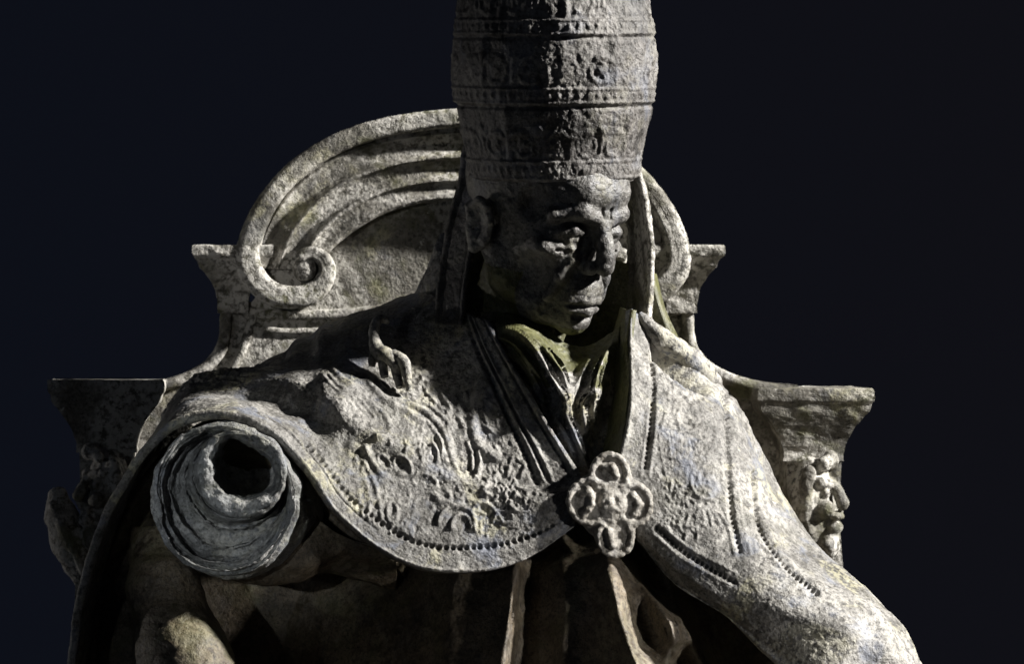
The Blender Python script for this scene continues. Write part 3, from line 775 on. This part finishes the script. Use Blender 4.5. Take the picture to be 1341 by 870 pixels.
def cope_right():
    rows = [
     [(835,704,-200),(882,764,-222),(947,804,-248),(1000,856,-274),(1070,915,-312),(1150,960,-302),(1230,1020,-220),(1270,1080,-60)],
     [(833,698,-203),(884,752,-227),(950,795,-256),(1020,828,-284),(1090,850,-304),(1160,872,-286),(1222,930,-210),(1262,1010,-60)],
     [(832,690,-205),(886,738,-230),(955,780,-258),(1040,800,-286),(1112,812,-286),(1170,835,-262),(1212,880,-190),(1245,960,-50)],
     [(828,675,-206),(880,708,-220),(945,738,-238),(1015,757,-254),(1085,770,-246),(1142,790,-205),(1186,830,-130),(1215,900,-20)],
     [(820,648,-203),(870,666,-202),(930,682,-206),(988,700,-200),(1042,718,-176),(1094,742,-132),(1145,785,-70),(1180,850,10)],
     [(810,608,-194),(858,615,-184),(910,622,-178),(958,634,-164),(1000,652,-132),(1034,680,-84),(1066,712,-20),(1096,770,50)],
     [(821,556,-172),(858,562,-162),(898,565,-150),(938,571,-132),(974,585,-100),(1000,614,-46),(1022,650,20),(1036,700,80)],
     [(826,502,-142),(854,508,-132),(884,513,-118),(918,519,-97),(948,529,-64),(970,548,-16),(986,580,44),(996,630,100)],
     [(824,452,-108),(846,460,-97),(872,470,-80),(900,480,-56),(926,492,-24),(946,510,26),(962,535,80),(970,580,120)],
     [(826,405,-78),(842,416,-64),(856,430,-44),(876,446,-14),(896,462,24),(914,482,66),(926,505,104),(934,550,134)],
    ]
    nr, nc = 420, 440
    G = sheet_idx(rows, nr, nc)
    N = faceview(G, gridnormals(G))
    p = toPX(G); X, Y = p[..., 0], p[..., 1]
    v = np.linspace(0, 9, nr)[:, None]*np.ones((1, nc)); u = np.linspace(0, 7, nc)[None, :]*np.ones((nr, 1))
    R = Relief(420, 420, 800, 390)
    R.line([(848, 455), (851, 500), (848, 555), (838, 625)], 2.6, 3.5); R.line([(858, 462), (861, 505), (858, 560), (850, 625)], 2.6, 3.5)
    for x0 in (942, 962): R.line([(x0-5, 515), (x0+2, 590), (x0+8, 670), (x0+20, 725)], 2.6, 3.5)
    for dx in (-9, 9): R.line([(986+dx, 615), (996+dx, 690), (1030+dx, 742), (1072+dx, 772)], 2.6, 3.2)
    for dy in (-10, 10): R.line([(855, 690+dy), (900, 727+dy), (962, 760+dy)], 2.6, 3.4)
    R.line([(843, 706), (888, 748), (950, 786)], 2.6, 3.2)
    def arc(cx, cy, r, a0, a1, w, h):
        t = np.linspace(a0, a1, 20); R.line(np.stack([cx+r*np.cos(t), cy+r*1.15*np.sin(t)], 1), w, h)
    for k, r in enumerate((22, 15, 8)): arc(926+3*k, 630-3*k, r, 1.3-.9*k, 4.8+.5*k, 2.8-.3*k, 5.5-.8*k)
    R.leaf(930, 626, 16, .6, .8, 4, 5); R.leaf(940, 610, 18, 2.2, .6, 3.5, 5)
    for x, y0, y1 in ((869, 576, 645), (877, 574, 650), (886, 580, 648), (895, 584, 640), (904, 580, 630)): R.line([(x-3+rng.uniform(-3, 3), y0+rng.uniform(-8, 8)), (x+1+rng.uniform(-2, 2), (y0+y1)/2), (x+2+rng.uniform(-3, 3), y1-rng.uniform(0, 22))], 2.2, 4.4)
    for k in range(9): R.leaf(862+k*5, 652+k*3, 30, 1.2-.18*k, -.5, 3.6, 5.5)
    for k in range(6): R.leaf(905+k*6, 660+k*2, 26, 1.6-.2*k, .4, 3.2, 5)
    R.line([(905, 520), (890, 532), (888, 552), (900, 566), (918, 560)], 4, 6); R.leaf(903, 530, 24, .9, .3, 5, 6.5); R.leaf(912, 524, 28, 1.0, -.2, 5, 6.5)
    R.line([(870, 500), (876, 530), (866, 560)], 3, 4.5); R.line([(930, 540), (938, 570), (925, 600)], 3, 4.5); arc(885, 512, 9, 0, 5, 2.4, 5); arc(920, 590, 10, 1, 6, 2.4, 5)
    for k in range(46):
        x, y = rng.uniform(864, 945), rng.uniform(490, 690)
        R.leaf(x, y, rng.uniform(9, 20), rng.uniform(0, 6.28), rng.uniform(-1, 1), 2.4, rng.uniform(1.6, 3.2))
    for k in range(75): R.rinceau(rng.uniform(866, 944), rng.uniform(490, 690), rng.uniform(7, 13), rng.uniform(0, 6.28), rng.choice((-1, 1)), 1.8, 4.2, 4)
    for k in range(26): R.rinceau(rng.uniform(962, 984), rng.uniform(540, 700), rng.uniform(6, 9), rng.uniform(0, 6.28), rng.choice((-1, 1)), 1.6, 3.2, 4)
    for k in range(14): R.line([(868-k*.6, 556+k*6), (856-k*.4, 564+k*6)], 1.4, 2.4, spl=False)
    for k in range(6): R.line([(852+k*3, 470+k*6), (872+k*4, 492+k*7)], 2, 2.6, spl=False)
    h = .62*R.get(X, Y)*smooth(.15, .35, u)
    # grooves that carry the pearls
    def groove(pts, dep, w):
        g = Relief(420, 420, 800, 390); g.line(pts, w, -dep); return g.get(X, Y)
    rowsB = [[(853, 470), (856, 510), (853, 558), (846, 612)], [(951, 520), (954, 590), (959, 670), (969, 722)], [(987, 620), (996, 690), (1030, 744), (1070, 776)], [(860, 692), (900, 727), (960, 762)]]
    H = Relief(420, 420, 800, 390); H.worn = True
    for q in rowsB:
        h = h+groove(q, 2.5, 5)
        qq = np.array(q, float); n = int(np.linalg.norm(np.diff(qq, axis=0), axis=1).sum()/6.2)
        for (x, y) in arcspl(qq, n, 2): H.dot(x, y, 2.9*rng.uniform(.8, 1.15), -8*rng.uniform(.6, 1.2))
    h = h+H.get(X, Y)
    # overlapping hood edge: a fold with a deep step below it
    t = np.clip((X-846)/(926-846), 0, 1); yl = 436+t*56+6*np.sin(t*3.1)
    fold = (1-smooth(-6, 5, Y-yl))
    msk = smooth(840, 852, X)*(1-smooth(905, 935, X))
    h += msk*(12*fold-34*np.exp(-((Y-yl-15)/11)**4)*smooth(846, 875, X))
    h += 3.0*np.exp(-((u-.06)/.07)**2)+2.5*np.exp(-((v-.1)/.12)**2)
    # long soft pulls of the cloth down to the arm
    h += 4.5*np.sin(u*3.2+v*1.3+.8*np.sin(v))*smooth(3.4, 4.8, u)+2.2*np.sin(u*8.5+v*2.6+np.sin(v*2))*smooth(3.6, 5, u)+3.0*np.sin(v*5+u*1.5)*smooth(3, 4.5, u)*(1-smooth(4, 6, v))*.7
    wear = np.clip(.85+.6*fbm(G, 14, 2, 43), .4, 1.2)
    h = h*wear+fbm(G, 22, 3, 44)*2.2+fbm(G, 75, 3, 45)*1.0+fbm(G, 260, 2, 46)*.6
    G2 = G+N*(h*S)[..., None]
    V, F = shell(G2, N, .010)
    o = link("cope_front", V, F, M_cope, statue)
    return o
cope_r = cope_right()

# lining that turns back from the right lapel towards the neck
rows = [[(826,405,-80),(822,450,-106),(823,502,-140),(818,556,-168),(806,608,-190),(800,650,-196)],
        [(818,405,-40),(810,450,-66),(806,502,-92),(800,556,-120),(792,606,-150),(790,650,-170)],
        [(812,402,10),(800,448,-16),(790,500,-50),(784,556,-84),(780,606,-120),(780,650,-150)]]
G = sheet_idx(rows, 50, 160); N = faceview(G, gridnormals(G))
G = G+N*(fbm(G, 20, 3, 51)*.003+fbm(G, 90, 2, 52)*.001)[..., None]
V, F = shell(G, N, .008); link("cope_lining", V, F, M_neck, statue)
# hood of the cope standing behind the neck
rows = [[(520,402,66),(545,380,40),(566,330,40),(578,306,44),(590,320,40),(600,380,20),(610,425,-40)],
        [(516,430,70),(540,420,40),(560,400,10),(575,390,0),(590,396,-10),(604,420,-30),(614,450,-60)]]
R_ = [catmull(PX(np.array(r, float)), 120) for r in rows]; G = catmull(np.array(R_), 60); N = faceview(G, gridnormals(G))
G = G+N*(fbm(G, 22, 3, 53)*.006+fbm(G, 90, 2, 54)*.002)[..., None]
V, F = shell(G, N, .012); link("cope_hood", V, F, M_cope, statue)
# hood on the other side, behind the neck
rows = [[(588,318,20),(640,322,40),(730,345,100),(800,340,100),(850,360,70)],
        [(578,420,-5),(650,420,20),(730,420,110),(810,420,90),(880,450,60)],
        [(560,560,90),(650,560,130),(730,560,140),(830,560,130),(930,560,110)]]
G = sheet_idx(rows, 50, 120); N = faceview(G, gridnormals(G)); V, F = shell(G, N, .02); link("cope_back", V, F, M_neck, statue)

# raised tassel-like curl on the shadowed shoulder
def tube(name, pts, mat, parent, nseg=14, n=70, amp=.0016):
    q = arcspl(np.array(pts, float), n, 3); c = PX(q[:, :3]); r = q[:, 3]*S
    T = np.gradient(c, axis=0); T /= np.linalg.norm(T, axis=1, keepdims=True)
    a = np.cross(T, [0, 1.0, 0.02]); a /= np.linalg.norm(a, axis=1, keepdims=True); b = np.cross(T, a)
    th = np.linspace(0, 2*math.pi, nseg, endpoint=False)
    G = c[:, None]+(a[:, None]*np.cos(th)[None, :, None]+b[:, None]*np.sin(th)[None, :, None])*r[:, None, None]
    d = G-c[:, None]; d /= np.maximum(np.linalg.norm(d, axis=-1, keepdims=True), 1e-9)
    G = G+d*(fbm(G, 90, 3, 61)*amp)[..., None]
    V = np.concatenate([G.reshape(-1, 3)]); F = [list(f) for f in gridfaces(n, nseg, True)]
    F.append(list(range(nseg))); F.append([(n-1)*nseg+i for i in range(nseg)][::-1])
    return link(name, V, F, mat, parent)
for pts in ([(508,421,-72,4),(496,418,-80,6),(490,432,-92,7),(491,448,-104,8),(496,462,-116,11),(506,466,-122,11),(516,476,-128,8),(520,492,-130,6),(524,508,-136,5)],
            [(492,462,-112,8),(488,472,-118,6),(487,480,-120,4)], [(502,466,-120,7),(502,482,-126,6),(504,494,-130,5)], [(514,466,-122,9),(528,474,-130,8),(533,492,-136,6),(536,512,-140,4)]):
    tube("relief_curl", pts, M_cope, cope_l)

tube("hood_fold", [(838,410,-66,4),(847,424,-70,9),(862,440,-70,13),(884,457,-58,15),(906,475,-38,16),(926,494,-10,15),(940,512,24,10),(950,524,60,3)], M_cope, statue, 24, 140, .003)
# ------------------------------------------------------------------ brooch
def build_brooch():
    s = SDF((-75, -45, -80), (75, 45, 80), 1.5)
    lob = [(-24, 4, 28, 30), (2, 38, 25, 26), (33, 0, 22, 27), (8, -40, 24, 26)]
    s.ell((2, 8, 0), (42, 16, 46), 6)
    for (x, z, rx, rz) in lob: s.ell((x, 6, z), (rx+1, 13, rz+1), 4)
    for (x, z, rx, rz) in lob:
        th = np.linspace(0, 2*math.pi, 17)
        s.chain([(x+(rx-3)*math.cos(a), -4.5, z+(rz-3)*math.sin(a), 3.6) for a in th], 3)
    s.ell((5, -4, 0), (19, 10, 19), 3)
    s.chain([(-34, -5, 12, 4), (-26, -9, 18, 4.5), (-18, -8, 6, 4.5), (-26, -8, -6, 4), (-32, -5, -14, 4)], 3)
    s.chain([(-6, -6, 46, 4), (4, -9, 48, 4.5), (10, -7, 36, 4)], 3); s.chain([(30, -6, 12, 4), (38, -8, 0, 4.5), (32, -6, -12, 4)], 3)
    s.chain([(0, -7, -32, 4), (4, -8, -50, 5)], 3)
    s.ell((-14, -14, 6), (5, 10, 12), 3, True); s.ell((8, -16, 6), (4, 7, 8), 4, True); s.ell((14, -14, -40), (6, 10, 10), 3, True)
    s.chain([(-6, -16, -10, 2.2), (10, -16, -12, 2.2)], 2, True)
    V, F = s.mesh(); V = V+sdfnormals(V, F)*(fbm(V, .07, 3, 71)*2.2+fbm(V, .25, 2, 72)*.9)[:, None]
    c = PX((797, 661, -213))
    t = math.radians(8); x = V[:, 0]*math.cos(t)+V[:, 2]*math.sin(t)*0; 
    W = np.stack([c[0]+V[:, 0]*S, c[1]+(V[:, 1]+V[:, 2]*.22+V[:, 0]*.10)*S, c[2]+V[:, 2]*S], 1)
    return link("brooch", W, F, M_brooch, statue)
brooch = build_brooch()

# ------------------------------------------------------------------ collar folds at the throat
def build_collar():
    nx, ny = 220, 260
    u = np.linspace(0, 1, nx); y = np.linspace(408, 650, ny); U, Y = np.meshgrid(u, y)
    x0 = np.interp(Y, [408, 470, 560, 650], [628, 640, 690, 745]); x1 = np.interp(Y, [408, 470, 560, 650], [812, 806, 798, 792])
    X = x0+(x1-x0)*U
    d = np.interp(Y, [408, 440, 500, 580, 650], [-66, -84, -104, -132, -168])+np.abs(U-.62)**2*70
    def ridge(pts, amp, wl, wr):
        nonlocal d
        p = arcspl(np.array(pts, float), 60, 2); best = np.full(X.shape, 1e9); side = np.zeros(X.shape); tt = np.zeros(X.shape)
        T = np.gradient(p, axis=0)
        for i in range(60):
            dx, dy = X-p[i, 0], Y-p[i, 1]; q = dx*dx+dy*dy; m = q < best
            best[m] = q[m]; side[m] = (T[i, 0]*dy-T[i, 1]*dx)[m]; tt[m] = i/59
        r = np.sqrt(best); w = np.where(side > 0, wl, wr)
        am = 1.3*amp*np.sin(np.pi*np.clip(.12+.82*tt, 0, 1))**.6
        d = d-am*np.exp(-(r/w)**1.35)
    ridge([(645, 428), (680, 432), (706, 452), (724, 478), (740, 502), (742, 524), (734, 548)], 44, 16, 22)
    ridge([(652, 452), (684, 470), (704, 498), (713, 520), (706, 530)], 26, 9, 14)
    ridge([(664, 474), (694, 506), (716, 548), (742, 600)], 20, 8, 10)
    ridge([(770, 432), (758, 462), (746, 490), (738, 505)], 22, 9, 9)
    ridge([(796, 430), (784, 456), (780, 480), (782, 500)], 34, 12, 14)
    ridge([(776, 478), (764, 500), (766, 530), (772, 552)], 22, 7, 8); ridge([(786, 488), (778, 508), (780, 540)], 18, 6, 7)
    ridge([(742, 528), (760, 572), (772, 612)], 24, 10, 12); ridge([(728, 540), (744, 574), (756, 612)], 16, 7, 9)
    ridge([(640, 440), (672, 448), (694, 470), (708, 486)], 16, 6, 8); ridge([(716, 440), (735, 456), (744, 480)], 20, 8, 8); ridge([(690, 430), (722, 440), (742, 462)], 16, 7, 9)
    d = d-9*np.exp(-(((X-777)/11)**2+((Y-494)/10)**2))*1.6
    Y = Y+(46*np.exp(-((U-.72)/.30)**2))*(1-(Y-408)/242)
    G = PX(np.stack([X, Y, d], -1)); N = faceview(G, gridnormals(G))
    G = G+N*(fbm(G, 40, 3, 81)*.0025+fbm(G, 160, 2, 82)*.0010)[..., None]
    V, F = shell(G, N, .008)
    o = link("collar", V, F, M_neck, statue); o.data.materials.append(M_cope)
    ct = V[F].mean(1); py = 435-(ct[:, 2]-ZEYE)/S
    mi = (py+fbm(ct, 25, 3, 6)*60 > 492).astype(np.int32)
    o.data.polygons.foreach_set("material_index", mi[:len(o.data.polygons)])
build_collar()

# ------------------------------------------------------------------ robe below the brooch
def build_robe():
    nx, ny = 360, 240
    x = np.linspace(0, 1, nx); y = np.linspace(660, 1160, ny); X, Y = np.meshgrid(x, y); X = 350+X*(np.interp(Y, [660, 720, 860, 1160], [550, 600, 680, 720]))
    d = -92+np.abs((X-740)/330)**2.4*120-(Y-660)*.42
    def ridge(pts, amp, wl, wr, a0=None):
        nonlocal d
        pts = np.array(pts, float); cx = np.interp(Y, pts[:, 1], pts[:, 0])
        am = np.interp(Y, pts[:, 1], pts[:, 2] if pts.shape[1] > 2 else np.ones(len(pts)))
        t = X-cx; d = d-amp*am*np.where(t < 0, np.exp(-(np.abs(t)/wl)**1.3), np.exp(-(np.abs(t)/wr)**1.6))
    ridge([(690, 640, .3), (676, 735, .8), (668, 800, 1), (658, 870, 1), (640, 1160, 1)], 74, 70, 12)
    ridge([(790, 690, .15), (794, 715, .4), (800, 760, .9), (812, 812, 1), (832, 870, 1), (880, 1160, 1)], 84, 80, 22)
    ridge([(800, 700, .2), (822, 735, .6), (850, 780, .9), (876, 815, 1), (882, 838, 1), (872, 866, 1), (880, 1160, 1)], 70, 50, 13)
    ridge([(870, 740, .4), (893, 820, 1), (925, 880, 1), (985, 1160, 1)], 66, 26, 16)
    ridge([(600, 640), (585, 870), (560, 1160)], 30, 50, 40)
    ridge([(735, 720), (740, 800), (735, 900), (730, 1160)], 20, 26, 20)
    G = PX(np.stack([X, Y, d], -1)); N = faceview(G, gridnormals(G))
    G = G+N*(fbm(G, 18, 3, 91)*.005+fbm(G, 70, 3, 92)*.0018)[..., None]
    V, F = shell(G, N, .012); link("robe_front", V, F, M_robe, statue)
    # body beneath: torso, lap and skirts down to the plinth, coarse because it lies out of view
    s = SDF((-520, -560, -1560), (620, 260, 0), 18)
    s.ell((70, 40, -250), (270, 130, 330), 30); s.ell((60, 40, -700), (300, 190, 420), 60)
    for q in (-1, 1):
        s.chain([(60+q*170, 0, -830, 150), (60+q*200, -420, -800, 130), (60+q*190, -440, -1420, 150)], 60)
    s.chain([(60, -380, -860, 120), (60, -400, -1400, 150)], 80)
    V, F = s.mesh()
    W = np.stack([V[:, 0]*S, V[:, 1]*S, V[:, 2]*S+zpx(435+60)], 1)
    W = np.maximum(W, np.array([-9, -9, zpx(1958)]))
    W[:, 1] += .06*(W[:, 2] > zpx(1200))
    link("robe", W, F, M_robe, statue)
build_robe()

# ------------------------------------------------------------------ rolled sleeve of the raised arm
def build_sleeve():
    th = np.linspace(0, 2*math.pi, 240, endpoint=False)
    rings = [  # px, py, d, rx, ry
        (330, 640, 40, 112, 104), (325, 645, -60, 112, 106), (316, 652, -150, 106, 106), (304, 655, -215, 97, 103), (295, 655, -250, 92, 101), (292, 655, -262, 89, 98),
        (292, 655, -264, 86, 95), (293, 654, -256, 82, 90), (295, 651, -244, 78, 85), (298, 646, -232, 73, 78), (303, 639, -222, 68, 71), (309, 630, -222, 63, 64), (312, 625, -245, 60, 60), (315, 620, -272, 59, 58),
        (316, 619, -277, 52, 52), (318, 618, -274, 46, 45), (319, 618, -266, 40, 39), (320, 617, -230, 39, 38), (322, 614, -150, 40, 40), (324, 612, -80, 34, 34), (324, 612, -60, 6, 6)]
    r = catmull(np.array(rings, float), 240)
    n = len(r); t = np.linspace(0, len(rings)-1, n)
    A = th[None, :]*np.ones((n, 1)); T = t[:, None]*np.ones((1, 240))
    G = np.zeros((n, 240, 3))
    mod = 1+.025*np.sin(2*A+.7)+.02*np.sin(3*A+2.0)*(T > 5)+.012*np.sin(5*A+T*.4)
    # the hole is a rough D: flat below, cut at the upper left
    hole = smooth(13.5, 15.5, T)*(1-smooth(19, 20, T))
    mod = mod+hole*(-.13*np.exp(-((A-1.75)/.55)**2)+.10*np.exp(-((A-.55)/.3)**2)+.16*np.exp(-((A-4.35)/.35)**2)-.10*np.exp(-((A-5.4)/.5)**2)+.012*np.sin(9*A))
    rx = r[:, 3][:, None]*mod; ry = r[:, 4][:, None]*mod
    G[..., 0] = r[:, 0][:, None]+rx*np.cos(A); G[..., 1] = r[:, 1][:, None]+ry*np.sin(A); G[..., 2] = r[:, 2][:, None]
    # spiral wraps: terraces that wind round the cuff
    ph = (T-5)*.62+A/(2*math.pi)*1.0
    fr = ph-np.floor(ph)
    cuff = smooth(5.4, 6.2, T)*(1-smooth(12.2, 13, T))
    G[..., 2] += cuff*(-16*fr**3+5)*(.12+1.0*np.clip(np.sin(A-.2)-.1, 0, 1)**.7+.7*np.exp(-((A-3.7)/.35)**2))
    body = smooth(2.4, 3.2, T)*(1-smooth(5.3, 5.7, T))
    G[..., 2] += -6*hole*fbm(np.stack([A*2, T*.5, A*0], -1), 1.5, 3, 7)
    W = PX(G)
    N = gridnormals(W, True); 
    if (N[60:100, :, 1]).mean() > 0: N = -N
    W = W+N*(body*3.5*np.sin(ph*9.0)*S+cuff*.6*np.sin(T*9+A*2)*S+fbm(W, 30, 3, 101)*.0045+fbm(W, 90, 3, 102)*.0024+hole*fbm(W, 40, 3, 103)*.004)[..., None]
    V = W.reshape(-1, 3)
    return link("sleeve_cuff", V, gridfaces(n, 240, True), M_cuff, statue)
build_sleeve()
def simple_sheet(name, rows, nr, nc, mat, parent, a1=.004, a2=.0015, th=.010, seed=1):
    G = sheet_idx(rows, nr, nc); N = faceview(G, gridnormals(G))
    G = G+N*(fbm(G, 22, 3, seed)*a1+fbm(G, 90, 3, seed+1)*a2)[..., None]
    V, F = shell(G, N, th); return link(name, V, F, mat, parent)
# hanging sleeve folds to the right of and below the cuff
simple_sheet("sleeve_fold", [[(375,640,-190),(400,660,-185),(430,690,-180),(470,712,-170),(520,730,-150)],
    [(368,690,-205),(395,705,-198),(425,718,-190),(462,725,-170),(520,745,-140)],
    [(340,735,-205),(372,742,-200),(405,745,-190),(446,735,-160),(520,760,-120)],
    [(300,756,-190),(340,766,-185),(385,764,-165),(430,752,-130),(520,775,-100)],
    [(280,750,-110),(330,752,-100),(380,752,-90),(430,745,-70),(520,775,-60)]], 80, 120, M_robe, statue, seed=111)
# lining of the cope behind the cuff
simple_sheet("cope_lining", [[(225,580,-150),(300,562,-160),(370,590,-160),(430,680,-150),(520,745,-140)],
    [(175,660,-110),(280,640,-40),(380,650,-30),(450,730,-60),(540,780,-60)],
    [(135,770,-90),(250,760,-20),(380,760,-10),(460,790,-20),(560,830,-20)],
    [(110,900,-80),(240,900,-20),(380,900,-10),(470,900,-10),(570,900,-10)],
    [(100,1100,-80),(240,1100,-20),(380,1100,-10),(470,1100,-10),(570,1100,-10)]], 100, 140, M_robe, statue, seed=121)
# lower arm wrapped in cloth
def build_arm():
    s = SDF((90, -420, 690), (380, 60, 1100), 2.8)
    A = lambda x, y, d, r: (x, d, y, r)
    s.chain([A(212, 690, -90, 40), A(214, 775, -165, 46), A(242, 870, -200, 62), A(270, 960, -240, 70), A(290, 1080, -260, 70)], 16)
    s.chain([A(160, 740, -60, 34), A(176, 850, -80, 44), A(190, 1000, -90, 50)], 18)
    s.chain([A(186, 770, -120, 12), A(198, 815, -172, 14), A(212, 840, -205, 12), A(222, 870, -240, 10)], 14)
    s.chain([A(216, 800, -184, 5), A(226, 840, -218, 6), A(236, 880, -248, 5)], 10, True)
    V, F = s.mesh(); V = V+sdfnormals(V, F)*(fbm(V, .02, 3, 131)*5+fbm(V, .09, 3, 132)*1.4)[:, None]
    link("sleeve", PX(np.stack([V[:, 0], V[:, 2], V[:, 1]], 1)), F[:, ::-1], M_robe, statue)
build_arm()
